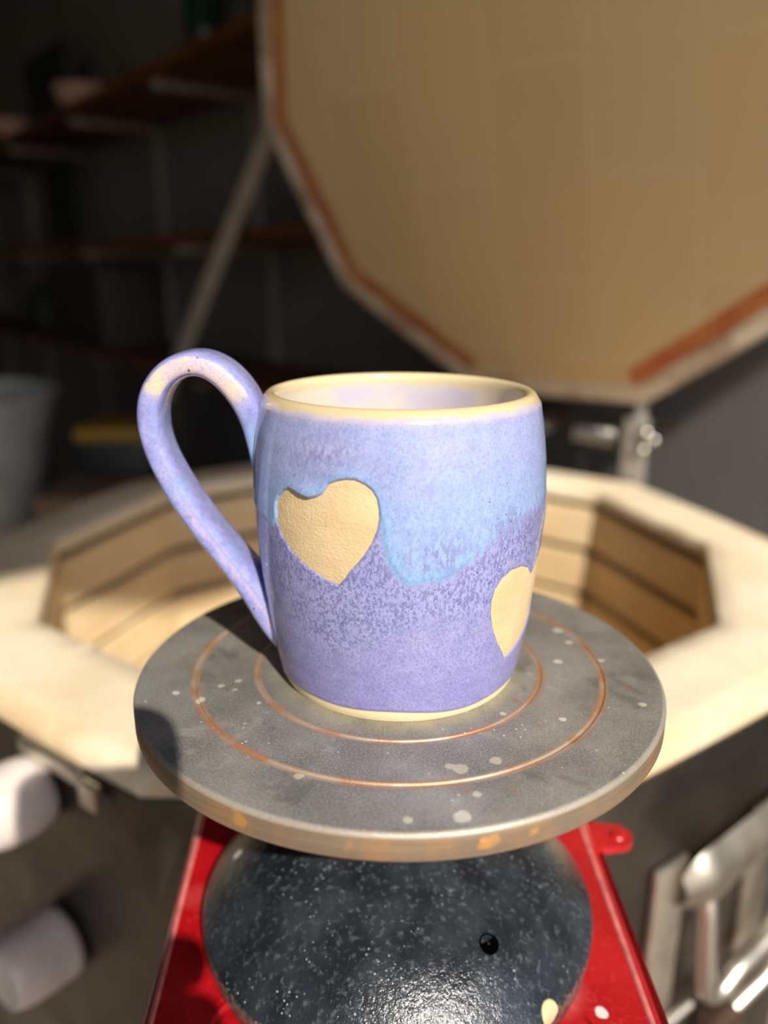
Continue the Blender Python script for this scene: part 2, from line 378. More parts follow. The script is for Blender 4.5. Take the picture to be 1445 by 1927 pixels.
c = d.mix(d.math('MULTIPLY', d.step(d.noise(38, 5, .65, dist=.6), .56, .68), .5), c, sr(88, 92, 84))
c = d.mix(d.math('MULTIPLY', d.step(d.noise(55, 5, .7, dist=.8), .58, .70), .45), c, sr(184, 180, 170))
c = d.mix(d.math('MULTIPLY', d.math('MULTIPLY', d.step(d.noise(150, 4, .7), .58, .66), d.step(d.noise(34, 2), .50, .60)), .6), c, sr(158, 112, 70))
# yellowish-grey tint under and just around the mug
c = d.mix(d.math('MULTIPLY', d.math('MULTIPLY', d.step(rad, .0475, .0405), d.step(a2, .3, .6)), .4), c, sr(168, 162, 136))
for rg, w in ((.06936, .00105), (.04875, .00085)):
    dr = d.math('ABSOLUTE', d.math('SUBTRACT', rad, rg))
    rust = d.mix(d.step(d.noise(60, 3), .42, .6), sr(200, 182, 162), sr(192, 138, 94))
    c = d.mix(d.math('MULTIPLY', d.step(dr, w*1.9, w*.6), .85), c, rust)
    c = d.mix(d.math('MULTIPLY', d.step(d.math('ADD', dr, d.math('MULTIPLY', a2, .002)), .004, .0015), .35), c, sr(150, 118, 92))
# glaze splashes: (x, y, radius)
RUSTXY = ((-0.0414, -0.0786, 0.0026), (0.0226, -0.086, 0.0024), (0.0206, -0.0865, 0.002), (-0.0128, -0.088, 0.0012), (0.0339, -0.0822, 0.0014))
SPL = [(.0155, -.0819, .0026), (.0018, -.0833, .0014), (.0167, -.0617, .0025), (.0268, -.0577, .0020), (.0139, -.0605, .0016),
       (-.0636, -.0255, .0018), (-.0725, -.0215, .0013), (-.0586, -.0165, .0013), (-.0536, -.0132, .0013), (-.0536, -.019, .0008), (-.0445, -.0275, .0009),
       (.0610, .0275, .0024), (.0630, .0170, .0016), (.0715, .0030, .0014), (.0770, -.0270, .0015), (.0320, -.0330, .0012), (.0500, -.0360, .0013),
       (.0440, .0255, .0026), (-.0275, -.0655, .0017), (-.0760, -.0495, .0010), (.0560, .0020, .0018), (.0200, -.0730, .0014)]
wv = d.n('ShaderNodeVectorMath', _operation='ADD'); d.put(wv.inputs[0], d.obj())
wob = d.n('ShaderNodeVectorMath', _operation='SCALE'); d.put(wob.inputs[0], d.noise(350, 2, out=1)); wob.inputs[3].default_value = .0014
d.put(wv.inputs[1], wob.outputs[0])
msk = None
for (sx, sy, r_) in SPL:
    dn = d.n('ShaderNodeVectorMath', _operation='DISTANCE'); d.put(dn.inputs[0], wv.outputs[0]); dn.inputs[1].default_value = (sx+.0007, sy+.0007, .0007)
    k_ = d.step(dn.outputs['Value'], r_, r_*.78)
    msk = k_ if msk is None else d.math('MAXIMUM', msk, k_)
c = d.mix(d.math('MULTIPLY', msk, d.step(a1, .3, .7, .45, .8)), c, d.mix(d.step(a1, .45, .6), sr(186, 182, 158), sr(196, 192, 184)))
tiny = d.math('MULTIPLY', d.step(d.voro(330), .13, .09), d.step(d.noise(60, 2), .52, .62))
c = d.mix(d.math('MULTIPLY', tiny, .8), c, sr(206, 204, 200))
# side of the disc: brown worn steel
side = d.math('MULTIPLY', d.step(rad, .0882, .0886), d.step(Zz, -.0006, -.0014))
brn = d.mix(d.step(d.noise(70, 4, .6), .4, .65), sr(128, 112, 94), sr(150, 118, 84))
brn = d.mix(d.math('MULTIPLY', d.step(d.noise(900, 2, vec=d.scl((.03, .03, 1))), .45, .6), .12), brn, sr(176, 166, 150))
brn = d.mix(d.step(d.noise(52, 4, .7, dist=.4), .66, .70), brn, sr(216, 156, 84))
for (px_, py_, rr_) in RUSTXY:
    dn = d.n('ShaderNodeVectorMath', _operation='DISTANCE'); d.put(dn.inputs[0], d.obj()); dn.inputs[1].default_value = (px_, py_, -.004)
    brn = d.mix(d.math('MULTIPLY', d.step(d.math('ADD', dn.outputs['Value'], d.math('MULTIPLY', d.noise(300, 4, .7), .006)), rr_+.0034, rr_+.0018), .7), brn, sr(196, 142, 84))
c = d.mix(side, c, brn)
bev = d.math('MULTIPLY', d.step(rad, .0874, .0880), d.step(Zz, -.0016, -.0012))
c = d.mix(d.math('MULTIPLY', bev, .5), c, sr(186, 176, 162))  # bright highlight along the bevel painted in as a paler colour
d.col(c)
d.rough(d.math('ADD', .48, d.math('MULTIPLY', msk, .3)))
d.metal(d.math('MULTIPLY', d.math('SUBTRACT', 1., d.math('MAXIMUM', msk, tiny)), .35))
d.nrm(d.bump(d.math('ADD', a3, d.math('MULTIPLY', msk, .8)), .3, .0004))
gr = lambda rg, w, dp: [(rg+w, 0), (rg+w*.45, -dp), (rg-w*.45, -dp), (rg-w, 0)]
prof = [(.001, -.0088), (.086, -.0088), (.0884, -.0084), (.0889, -.0078), (.0889, -.0013), (.0885, -.0006), (.0879, -.0001), (.0874, 0)]+gr(.06936, .0007, .0005)+gr(.04875, .00055, .0004)+[(.0005, 0)]
wh = lathe('wheel_head', prof, d.m, bw, n=256, sharp=30); wh['label'] = 'flat grey steel disc with two rusty grooves'
st = simple('dull shaft steel', (.25, .24, .23), .35, .9)
lathe('shaft', [(.001, -.0088), (.0085, -.0088), (.0085, -.062), (.001, -.062)], st, bw, n=32)
e_ = MT('dark blue-grey enamel', .2, .0, sr(52, 60, 68), coat=.5)
q1 = e_.noise(430, 4, .68); q2 = e_.noise(60, 4); q3 = e_.voro(420)
ec = e_.mix(e_.step(q2, .35, .65), sr(26, 32, 38), sr(44, 51, 58))
ec = e_.mix(e_.math('MULTIPLY', e_.step(q1, .52, .7), .6), ec, sr(96, 102, 108))
ec = e_.mix(e_.math('MULTIPLY', e_.step(e_.noise(30, 3), .55, .7), .3), ec, sr(76, 84, 94))
ex, ey, ez = e_.xyz(); er = e_.math('SQRT', e_.math('ADD', e_.math('MULTIPLY', ex, ex), e_.math('MULTIPLY', ey, ey)))
ec = e_.mix(e_.math('MULTIPLY', e_.step(e_.math('ADD', er, e_.math('MULTIPLY', q1, .003)), .0742, .0748), .5), ec, sr(120, 112, 98))
def edist(p):
    dn = e_.n('ShaderNodeVectorMath', _operation='DISTANCE'); e_.put(dn.inputs[0], e_.obj()); dn.inputs[1].default_value = p; return dn.outputs['Value']
ec = e_.mix(e_.math('MULTIPLY', e_.math('MULTIPLY', e_.step(e_.voro(430), .17, .09), e_.step(e_.noise(45, 3), .5, .64)), .7), ec, sr(190, 194, 198))
ec = e_.mix(e_.step(edist((-.061, .003, -.0836)), .0026, .0018), ec, sr(206, 206, 200))
ec = e_.mix(e_.step(edist((.0480, -.0535, -.0955)), .0042, .0034), ec, sr(196, 184, 146))
e_.col(ec)
e_.rough(e_.math('ADD', .14, e_.math('MULTIPLY', q2, .14)))
e_.nrm(e_.bump(e_.math('ADD', q1, e_.math('MULTIPLY', e_.noise(1200, 2), .4)), .5, .0008))
prof = [(.0015, -.056), (.0125, -.056), (.0142, -.0575), (.0155, -.0605), (.019, -.0645), (.025, -.0675), (.033, -.0700), (.042, -.0730), (.051, -.0768), (.059, -.0815), (.0655, -.0868), (.0700, -.0915), (.0722, -.0940), (.0732, -.0960), (.0732, -.1000), (.0725, -.104), (.066, -.104), (.064, -.094), (.001, -.080)]
pf = spline(prof[:14], 60).tolist()+prof[14:]
v, f = lathe_data(pf, 192)
fo = from_data('foot', v, f, e_.m, bw, sharp=40); fo['label'] = 'domed dark blue-grey enamelled foot'
# screw hole in the foot: a black disc painted for its inner shade
hx, hy = .0295, -.0440
hr = math.hypot(hx, hy); hzv = float(np.interp(hr, [p[0] for p in pf[:60]], [p[1] for p in pf[:60]]))
blk = MT('painted hole shade', 1., 0, (.001, .001, .001), spec=0.).m
nrm = Vector((hx/hr*.40, hy/hr*.40, 1)).normalized(); Mh = Matrix.Translation((hx, hy, hzv)) @ nrm.to_track_quat('Z', 'Y').to_matrix().to_4x4()
lathe('screw_hole', [(.0034, -.0004), (.0033, .0003), (.0029, .0004), (.0026, .0001), (.0005, .0001)], blk, bw, n=32, M=Mh)['label'] = 'small screw hole, its inner shade painted black'
keep(bw)
# ================================================================== KILN
KC = Vector((-.014, .482, 0)); KT = -.12; AI, AO = .300, .375
K = 1/math.cos(PI/10)
def ring_pts(ap, z, sub=1, rnd=0., bow=None):
    """decagon with vertices at 36*k degrees; sub points per side; rnd rounds the corners"""
    out = []
    for k in range(10):
        a0, a1 = math.radians(36*k), math.radians(36*k+36)
        p0 = Vector((math.cos(a0), math.sin(a0)))*ap*K; p1 = Vector((math.cos(a1), math.sin(a1)))*ap*K
        for j in range(sub):
            t = j/sub; p = p0.lerp(p1, t)
            if rnd: p = p.lerp(p.normalized()*ap*(1+.018), rnd)
            out.append((KC.x+p.x, KC.y+p.y, z))
    return out
def sweep(name, prof, mat, parent, sub=1, rnd=0., sharp=25, close=False, jit=None):
    v, f = [], []; n = 10*sub
    for i, (ap, z) in enumerate(prof):
        r = ring_pts(ap, z, sub, rnd if ap > .33 else 0.)
        if jit and i in jit: 
            r = [(x+random.gauss(0, jit[i]), y+random.gauss(0, jit[i]), z_+random.gauss(0, jit[i]*.6)) for x, y, z_ in r]
        v += r
    for j in range(len(prof)-1):
        for i in range(n):
            k = (i+1) % n; f.append((j*n+k, j*n+i, (j+1)*n+i, (j+1)*n+k))
    return from_data(name, v, f, mat, parent, sharp=sharp)
br = MT('cream insulating firebrick', .92)
b1 = br.noise(9, 4); b2 = br.noise(70, 4, .65); b3 = br.noise(400, 3, .6)
bc = br.mix(br.step(b1, .35, .65), sr(226, 208, 176), sr(238, 224, 198))
bc = br.mix(br.math('MULTIPLY', br.step(b2, .52, .72), .28), bc, sr(204, 174, 124))
bx, by, bz = br.xyz()
# toasted stain along the outer lip
kr = br.math('SQRT', br.math('ADD', br.math('POWER', br.math('SUBTRACT', bx, KC.x), 2.), br.math('POWER', br.math('SUBTRACT', by, KC.y), 2.)))
st_ = br.math('MULTIPLY', br.step(br.math('ADD', kr, br.math('MULTIPLY', br.noise(30, 4), .02)), .372, .386), br.step(br.noise(14, 3), .40, .58))
bc = br.mix(br.math('MULTIPLY', st_, .42), bc, sr(196, 150, 84))
bc = br.mix(br.math('MULTIPLY', br.step(br.noise(11, 3), .52, .66), br.math('MULTIPLY', br.step(kr, .33, .35), .35)), bc, sr(206, 204, 186))
br.col(bc); br.nrm(br.bump(br.math('ADD', b3, b2), .35, .0015))
ib = MT('toasted kiln chamber brick', .93)
i1 = ib.noise(8, 4); i2 = ib.noise(90, 4, .6)
ic = ib.mix(ib.step(i1, .35, .65), sr(222, 196, 150), sr(238, 214, 170))
iz = ib.xyz()[2]
ic = ib.mix(ib.math('MULTIPLY', ib.step(ib.noise(40, 3, vec=ib.scl((.2, .2, 3))), .5, .7), .3), ic, sr(206, 160, 104))
ib.col(ic); ib.nrm(ib.bump(i2, .3, .0012))
kiln = empty('kiln', (KC.x, KC.y, -.87), 'ten-sided top-loading pottery kiln with cream firebrick rim and opened lid, behind the turntable', 'kiln')
lw = sweep('brick_rim', [(AI, KT-.012), (AI, KT-.002), (AI+.002, KT), (AI+.02, KT+.0005), (AO-.016, KT+.0005), (AO-.007, KT-.0015), (AO-.002, KT-.006), (AO, KT-.013), (AO, KT-.03)], br.m, kiln, sub=24, rnd=.12, sharp=60, jit={1: .0003, 2: .0004})
lw['label'] = 'cream firebrick rim'
pr = []
z = KT-.010
for gz in (-.140, -.197, -.254, -.311, -.368, -.425, -.482):
    pr += [(AI, gz+.0045), (AI+.003, gz+.004), (AI+.014, gz+.003), (AI+.014, gz-.0045), (AI+.002, gz-.0052), (AI, gz-.0062)]
    if abs(gz+.197) < .001 or abs(gz+.311) < .001 or abs(gz+.425) < .001:
        sz = gz-.0373; pr += [(AI, sz+.001), (AI+.0015, sz), (AI, sz-.001)]
pr = [(AI, KT-.011)]+pr+[(AI, -.56), (AI-.001, -.5605), (.002, -.5605)]
sweep('chamber_wall', pr, ib.m, kiln, sub=1, sharp=20)['label'] = 'grooved firebrick chamber wall'
el = simple('dark heating wire', (.03, .024, .02), .7, .2)
for gz in (-.140, -.197, -.254, -.311, -.368):
    pts = [Vector(p) for p in ring_pts(AI+.0095, gz-.001, 1)]; pts.append(pts[0])
    tube('heating_element', pts, .0030, el, kiln, 8)
jk = MT('brushed stainless jacket', .34, .9, (.30, .27, .24))
j1 = jk.noise(7, 4, .6); j2 = jk.noise(40, 4)
jk.col(jk.mix(jk.step(j1, .35, .7), (.075, .068, .060), (.18, .155, .13)))
jk.rough(jk.math('ADD', .22, jk.math('MULTIPLY', j2, .3)))
jk.nrm(jk.bump(j1, .25, .01))
sweep('jacket', [(AO+.0005, KT-.016), (AO+.0022, KT-.016), (AO+.0022, -.78), (AO+.0005, -.785), (.02, -.785)], jk.m, kiln, sub=8, rnd=.12, sharp=40)['label'] = 'stainless steel jacket'
stl = simple('bright stainless steel', (.60, .56, .50), .38, 1., .1, 40)
sld = simple('worn zinc steel', (.74, .69, .60), .45, 1., .12, 60, .1)
cst = MT('legs', .5, .5, (.05, .05, .05)).m
for k in range(4):
    a = PI/4+k*PI/2; bm = bmesh.new(); box(bm, (KC.x+.28*math.cos(a), KC.y+.28*math.sin(a), -.827), (.03, .03, .086)); from_bm('leg', bm, cst, kiln, bevel=.002)
# facet frames: origin on the jacket, x along the facet, y outward, z up
def facet(deg, t, out, z):
    a = math.radians(deg); n = Vector((math.cos(a), math.sin(a), 0)); tt = Vector((-n.y, n.x, 0))
    return frame(KC+n*(AO+.0025+out)+tt*t+Vector((0, 0, z)), tt, n, Vector((0, 0, 1)))
def facet_t(deg, x, y):
    a = math.radians(deg); return (x-KC.x)*-math.sin(a)+(y-KC.y)*math.cos(a)
# ---- latch on the right-front facet (vertical draw latch)
FT = -54
M0 = facet(FT, 0, 0, 0)
def P_(x, y, z): return M0 @ Vector((x, y, z))
bm = bmesh.new(); rows_ = []
for i in range(13):          # convex pressed plate, left end curled down
    t = i/12; rows_.append([])
    for j in range(25):
        u = j/24; x = -.056+.135*u; top = -.196+.012*u-.014*max(0, 1-u/.12)**2; bt = -.236-.012*u+.004*max(0, 1-u/.12)**2-.010*math.exp(-((u-.2)/.1)**2)
        rows_[-1].append(bm.verts.new(P_(x, .006+.017*math.sin(PI*min(1, .12+t*.9))**.8*(1-.5*max(0, 1-u/.15)**2), top+(bt-top)*t)))
for i in range(12):
    for j in range(24): bm.faces.new((rows_[i][j], rows_[i][j+1], rows_[i+1][j+1], rows_[i+1][j]))
bmesh.ops.solidify(bm, geom=bm.faces[:], thickness=.0022)
lt = from_bm('carrying_handle', bm, sld, kiln, sharp=40); lt['label'] = 'steel drop handle with curved plate on the right of the jacket'
bm = bmesh.new(); box(bm, (-.058, .003, -.262), (.030, .004, .120), M0); from_bm('back_plate', bm, sld, lt, bevel=.0015)
bm = bmesh.new(); box(bm, (.045, .003, -.262), (.030, .004, .120), M0); from_bm('back_plate', bm, sld, lt, bevel=.0015)
def rod(pts, r, m=stl, n='grip'): tube(n, [tuple(q) for q in spline([tuple(P_(*p)) for p in pts], 48)], r, m, lt, 14)
rod([(-.030, .010, -.226), (-.033, .016, -.245), (-.036, .022, -.285), (-.034, .024, -.297), (-.024, .026, -.298), (-.009, .027, -.289), (.012, .028, -.284), (.030, .028, -.277), (.041, .026, -.264), (.048, .022, -.245), (.050, .014, -.230)], .0060)
rod([(-.012, .030, -.316), (.000, .032, -.310), (.016, .034, -.303), (.034, .034, -.293), (.045, .032, -.278), (.052, .028, -.262)], .0046)
for (x, z) in ((.012, -.206), (.019, -.203), (-.018, -.214), (.050, -.205)):
    v, f = lathe_data([(.0005, .0028), (.0026, .0024), (.0036, .0008), (.0038, -.002)], 20)
    Mr = facet(FT, x, .0165, z) @ Matrix.Rotation(-PI/2, 4, 'X')
    from_data('rivet', [Mr @ Vector(p) for p in v], f, stl, lt)
bm = bmesh.new(); box(bm, (.004, .014, -.368), (.024, .022, .044), M0); from_bm('latch_hook', bm, simple('reddish reflecting steel', (.40, .29, .25), .3, 1.), kiln, bevel=.003)
tube('latch_rod', [P_(-.066, .012, -.318), P_(-.036, .014, -.312)], .0034, stl, kiln, 12)
# jacket clamp band screw lugs near the left front
for (x, y, sx, sz) in ((-.193, .146, .030, .010), (-.163, .124, .008, .016)):
    Ml = facet(-126, facet_t(-126, x, y), .003, 0); bm = bmesh.new()
    box(bm, (0, .003, -.143 if sz > .012 else -.135), (sx*2, .006, sz), Ml); from_bm('band_lug', bm, sld, kiln, bevel=.0025)
# jacket vertical seam strips
for dg in (-144, -36):
    a = math.radians(dg); p = KC+Vector((math.cos(a), math.sin(a), 0))*(AO*K-.002)
    tube('seam_strip', [(p.x, p.y, -.14), (p.x, p.y, -.78)], .0045, sld, kiln, 8)
# ---- hinge at the back-right facet
HG = simple('painted grey hinge steel', (.55, .52, .48), .4, .7)
Mg = facet(54, 0, 0, 0)
def G_(x, y, z): return Mg @ Vector((x, y, z))
bm = bmesh.new(); box(bm, (-.104, .022, -.165), (.030, .010, .240), Mg); box(bm, (-.104, .040, -.165), (.006, .036, .240), Mg)
hg = from_bm('hinge_post', bm, HG, kiln, bevel=.002); hg['label'] = 'grey steel hinge post behind the rim'
bm = bmesh.new(); box(bm, (.10, .022, -.165), (.030, .010, .240), Mg); from_bm('hinge_post', bm, HG, kiln, bevel=.002)
tube('hinge_axle', [G_(-.15, .03, -.055), G_(.15, .03, -.055)], .005, simple('dark axle steel', (.08, .07, .065), .4, .8), kiln)
for s0 in (-.078, .02):
    hel = [G_(s0+.056*i/220, .03+.0155*math.cos(i*2*PI/22), -.075+.0155*math.sin(i*2*PI/22)) for i in range(221)]
    tube('hinge_spring', hel, .0022, simple('spring steel', (.42, .40, .37), .22, 1.), kiln, 8)['label'] = 'coiled dark hinge spring'
bm = bmesh.new(); box(bm, (-.028, .03, -.15), (.016, .014, .14), Mg); from_bm('hinge_bracket', bm, simple('black bracket steel', (.02, .018, .017), .5, .5), kiln, bevel=.002)
for (x, z) in ((-.118, -.062), (-.128, -.070), (-.116, -.084)):
    v, f = lathe_data([(.0005, .004), (.005, .0035), (.007, 0)], 20); Mr = facet(54, x, .012, z) @ Matrix.Rotation(PI/2, 4, 'X')
    from_data('bolt', [Mr @ Vector(p) for p in v], f, stl, kiln)
# ---- lid (leans forward over the chamber)
th_, tau = math.radians(54), -.3311
n3v = Vector((math.cos(th_), math.sin(th_), 0)); tv = Vector((-math.sin(th_), math.cos(th_), 0))
wv_ = Vector((0, 0, math.cos(tau)))+n3v*math.sin(tau)
nv = tv.cross(wv_)     # towards camera or away
if nv.dot(Vector((0, -1, 0))) < 0: nv = -nv
LB = Vector((.2074, .8011, -.0293)); LC = LB+wv_*AO
ML = frame(LC, tv, wv_, nv)
def dec(ap, h, sub=1, rnd=0):
    out = []
    for k in range(10):
        a0, a1 = math.radians(-72+36*k), math.radians(-36+36*k)
        p0 = Vector((math.cos(a0), math.sin(a0)))*ap*K; p1 = Vector((math.cos(a1), math.sin(a1)))*ap*K
        for j in range(sub):
            p = p0.lerp(p1, j/sub)
            if rnd: p = p.lerp(p.normalized()*ap*1.018, rnd)
            out.append(ML @ Vector((p.x, p.y, h)))
    return out
def dsweep(name, prof, mat, parent, sub=1, sharp=25, cap=False, sel=None, rnd=0, own=False):
    v, f = [], []; n = 10*sub
    for ap, h in prof: v += dec(ap, h, sub, rnd)
    for j in range(len(prof)-1):
        for i in range(n):
            if sel and (i//sub) not in sel: continue
            k = (i+1) % n; f.append((j*n+i, j*n+k, (j+1)*n+k, (j+1)*n+i))
    if cap: f.append(tuple((len(prof)-1)*n+i for i in range(n)))
    if sel:
        us = sorted({i for q in f for i in q}); rm = {o: i for i, o in enumerate(us)}; v = [v[i] for i in us]; f = [tuple(rm[i] for i in q) for q in f]
    return from_data(name, v, f, mat, parent, sharp=sharp)
lm = MT('lid firebrick', .93)
# brick mosaic in the lid plane: coordinates along tv and wv
def ldot(ax):
    x = lm.n('ShaderNodeVectorMath', _operation='DOT_PRODUCT'); lm.put(x.inputs[0], lm.obj()); x.inputs[1].default_value = ax; return x.outputs['Value']
uu, vv = ldot(tuple(tv)), ldot(tuple(wv_))
cmb = lm.n('ShaderNodeCombineXYZ'); lm.put(cmb.inputs[0], vv); lm.put(cmb.inputs[1], uu)
bk = lm.n('ShaderNodeTexBrick'); lm.put(bk.inputs['Vector'], cmb.outputs[0])
bk.inputs['Scale'].default_value = 1.; bk.inputs['Brick Width'].default_value = .228; bk.inputs['Row Height'].default_value = .114
bk.inputs['Mortar Size'].default_value = .0035; bk.inputs['Mortar Smooth'].default_value = .8; bk.offset = .5
bk.inputs['Color1'].default_value = (*sr(212, 184, 140), 1); bk.inputs['Color2'].default_value = (*sr(207, 177, 132), 1); bk.inputs['Mortar'].default_value = (*sr(216, 190, 148), 1)
lc = lm.mix(lm.math('MULTIPLY', lm.step(lm.noise(6, 4), .4, .65), .3), bk.outputs[0], sr(222, 190, 130))
lm.col(lc); lm.nrm(lm.bump(lm.noise(300, 3), .25, .001))
lid = dsweep('lid', [(AO-.030, -.03), (AO-.046, .002), (AO-.050, .006), (AO-.056, .008)], lm.m, kiln, cap=True, sharp=50); lid['label'] = 'opened kiln lid, firebrick underside with rust-stained edge'
rs = MT('rust-stained lid edge', .8)
rs.col(rs.mix(rs.step(rs.noise(12, 4, .65), .35, .65), sr(178, 92, 54), sr(200, 134, 68)))
lb_ = MT('pale lid band', .6, .3)
lb_.col(lb_.mix(lb_.step(lb_.noise(18, 4, .6), .4, .62), sr(216, 202, 180), sr(176, 152, 130)))
# facet k=1 of dec() is the hinge side (bottom); k index: vertices start at -72 deg -> side 9 is the bottom one
dsweep('stained_edge', [(AO-.0265, .000), (AO-.050, .0065)], rs.m, lid, sel=[0, 1, 2, 3, 4, 5, 6, 7, 8], sharp=40)['label'] = 'orange rust-stained brick edge'
dsweep('lid_band', [(AO-.026, -.001), (AO-.008, .001), (AO-.002, -.002), (AO+.001, -.010), (AO+.001, -.070), (AO-.004, -.073)], lb_.m, lid, sub=10, rnd=.12, sharp=60)['label'] = 'pale metal band around the lid'
dsweep('brick_edge', [(AO-.0265, .0002), (AO-.050, .0066)], lm.m, lid, sel=[9], own=True)
dsweep('lid_cover', [(AO+.001, -.070), (AO-.01, -.0735)], jk.m, lid, cap=True, sharp=40)
# lid brackets to the axle
for sx in (-.104, .10):
    p0 = ML @ Vector((sx*-1 if False else sx, -AO+.02, -.078)); p1 = G_(sx, .03, -.055)
    bm = bmesh.new(); v0 = LB+tv*sx
    a_ = v0+wv_*.09-nv*.078; b_ = p1
    from_bm_path = tube_data([a_, b_], .008, 8); bm.free()
    from_data('lid_arm', from_bm_path[0], from_bm_path[1], HG, lid, sharp=40)
# ---- red control box, hung on the front facet
rd = MT('glossy red enamel', .25, 0., sr(176, 18, 26), coat=.6)
r1, r2 = rd.noise(25, 4), rd.noise(420, 3, .6)
rc = rd.mix(rd.step(r1, .35, .65), sr(168, 14, 24), sr(186, 24, 32))
rc = rd.mix(rd.math('MULTIPLY', rd.step(r2, .56, .68), .14), rc, sr(206, 96, 96))
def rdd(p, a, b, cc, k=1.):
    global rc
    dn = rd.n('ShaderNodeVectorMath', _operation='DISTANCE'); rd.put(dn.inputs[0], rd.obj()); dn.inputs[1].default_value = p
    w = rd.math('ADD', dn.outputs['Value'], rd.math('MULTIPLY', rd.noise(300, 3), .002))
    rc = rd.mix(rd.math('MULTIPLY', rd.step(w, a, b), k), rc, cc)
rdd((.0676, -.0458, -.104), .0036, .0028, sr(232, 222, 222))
rdd((.052, -.036, -.104), .016, .006, sr(216, 120, 112), .6)      # dusty smear by the foot
rdd((-.079, .004, -.104), .010, .003, sr(206, 96, 96), .25)
rd.col(rc); rd.rough(rd.math('ADD', .2, rd.math('MULTIPLY', r1, .15)))
rd.nrm(rd.bump(rd.noise(900, 2), .06, .0004))
XL0, XL1, XR0, XR1 = -.0835, -.0895, .0872, .0857    # left front/back, right front/back
YF, YB = -.150, .1035
def yx(y, a, b): return a+(b-a)*(y+.052)/(.045+.052)
bm = bmesh.new()
zt = ZB
# recessed rounded panel in the top, outline passes under the foot
def rrect(x0, x1, y0, y1, r, n=8):
    o = []
    for cx_, cy_, a0 in ((x1-r, y1-r, 0), (x0+r, y1-r, 90), (x0+r, y0+r, 180), (x1-r, y0+r, 270)):
        for i in range(n+1):
            a = math.radians(a0+90*i/n); o.append((cx_+r*math.cos(a), cy_+r*math.sin(a)))
    return o
inner = rrect(-.0612, .0640, -.132, -.0400, .013)
corner = [(yx(YB, XR0, XR1)-.004, YB), (yx(YB, XL0, XL1)+.004, YB), (yx(YF, XL0, XL1)+.004, YF), (yx(YF, XR0, XR1)-.004, YF)]
iv = [bm.verts.new((x, y, zt)) for x, y in inner]
ov = [bm.verts.new((x, y, zt)) for x, y in corner]
e1 = [bm.edges.new((iv[i], iv[(i+1) % len(iv)])) for i in range(len(iv))]; e2 = [bm.edges.new((ov[i], ov[(i+1) % 4])) for i in range(4)]
bmesh.ops.triangle_fill(bm, use_beauty=True, edges=e1+e2)
# recess
rv = [bm.verts.new((x*.985+.0002, (y+.086)*.985-.086, zt-.0014)) for x, y in inner]
for i in range(len(iv)):
    j = (i+1) % len(iv); bm.faces.new((iv[i], iv[j], rv[j], rv[i]))
bm.faces.new(rv)
# rolled side edges and skirt
lipv = ov
for dx, dz in ((.0016, .0000), (.0032, -.0010), (.0042, -.0028), (.0045, -.006), (.0045, -.30)):
    nxt = []
    for i, vtx in enumerate(ov):
        sx = 1 if i in (0, 3) else -1; sy = 1 if i in (0, 1) else -1
        nxt.append(bm.verts.new((ov[i].co.x+sx*dx, ov[i].co.y+(0 if sy > 0 else sy*dx), zt+dz)))
    for i in range(4):
        j = (i+1) % 4; bm.faces.new((lipv[i], lipv[j], nxt[j], nxt[i]))
    lipv = nxt
cb = from_bm('control_box', bm, rd.m, kiln, sharp=32); cb['label'] = 'glossy red control box carrying the turntable'
# side lip (red return flange with a dark gap) on the right, edge folds on both sides, their highlight painted in pink
lip = simple('painted fold highlight', sr(206, 120, 116), .35, .0, .2, 200, coat=.3)
for (x0, x1) in ((XL0+.0028, XL1+.0028), (XR0-.0040, XR1-.0040)):
    a_ = (yx(YF, x0, x1), YF, zt-.0006); b_ = (yx(YB, x0, x1), YB-.001, zt-.0006)
    tube('edge_fold', [a_, b_], .0013, lip, cb, 8)
bm = bmesh.new()
va = [bm.verts.new(p) for p in ((yx(YF, XR0, XR1)+.0030, YF, zt-.004), (yx(YB, XR0, XR1)+.0030, YB-.004, zt-.004), (yx(YB, XR0, XR1)+.0030, YB-.004, zt-.05), (yx(YF, XR0, XR1)+.0030, YF, zt-.05))]
bm.faces.new(va); bmesh.ops.solidify(bm, geom=bm.faces[:], thickness=-.0014)
from_bm('side_flange', bm, rd.m, cb, bevel=.0003)
# hinge tab with screw at the far right
tabp = [(.084, .036)]+[(.0965+.0075*math.cos(math.radians(a)), .0450+.0075*math.sin(math.radians(a))) for a in range(-90, 91, 15)]+[(.084, .054)]
nt_ = len(tabp); v = [(x, y, zt-.003) for x, y in tabp]+[(x, y, zt-.006) for x, y in tabp]
f = [tuple(range(nt_)), tuple(range(2*nt_-1, nt_-1, -1))]+[(i, i+nt_, (i+1) % nt_+nt_, (i+1) % nt_) for i in range(nt_)]
from_data('mounting_tab', v, f, rd.m, cb, sharp=40)
v, f = lathe_data([(.0004, .0016), (.0022, .0014), (.0034, .0006), (.0036, 0)], 20)
from_data('screw', [(x+.0975, y+.0450, z+zt-.0030) for x, y, z in v], f, rd.m, cb)
keep(kiln)
for ch in kiln.children:
    for s_ in ch.children: s_.matrix_parent_inverse = Matrix.Identity(4)
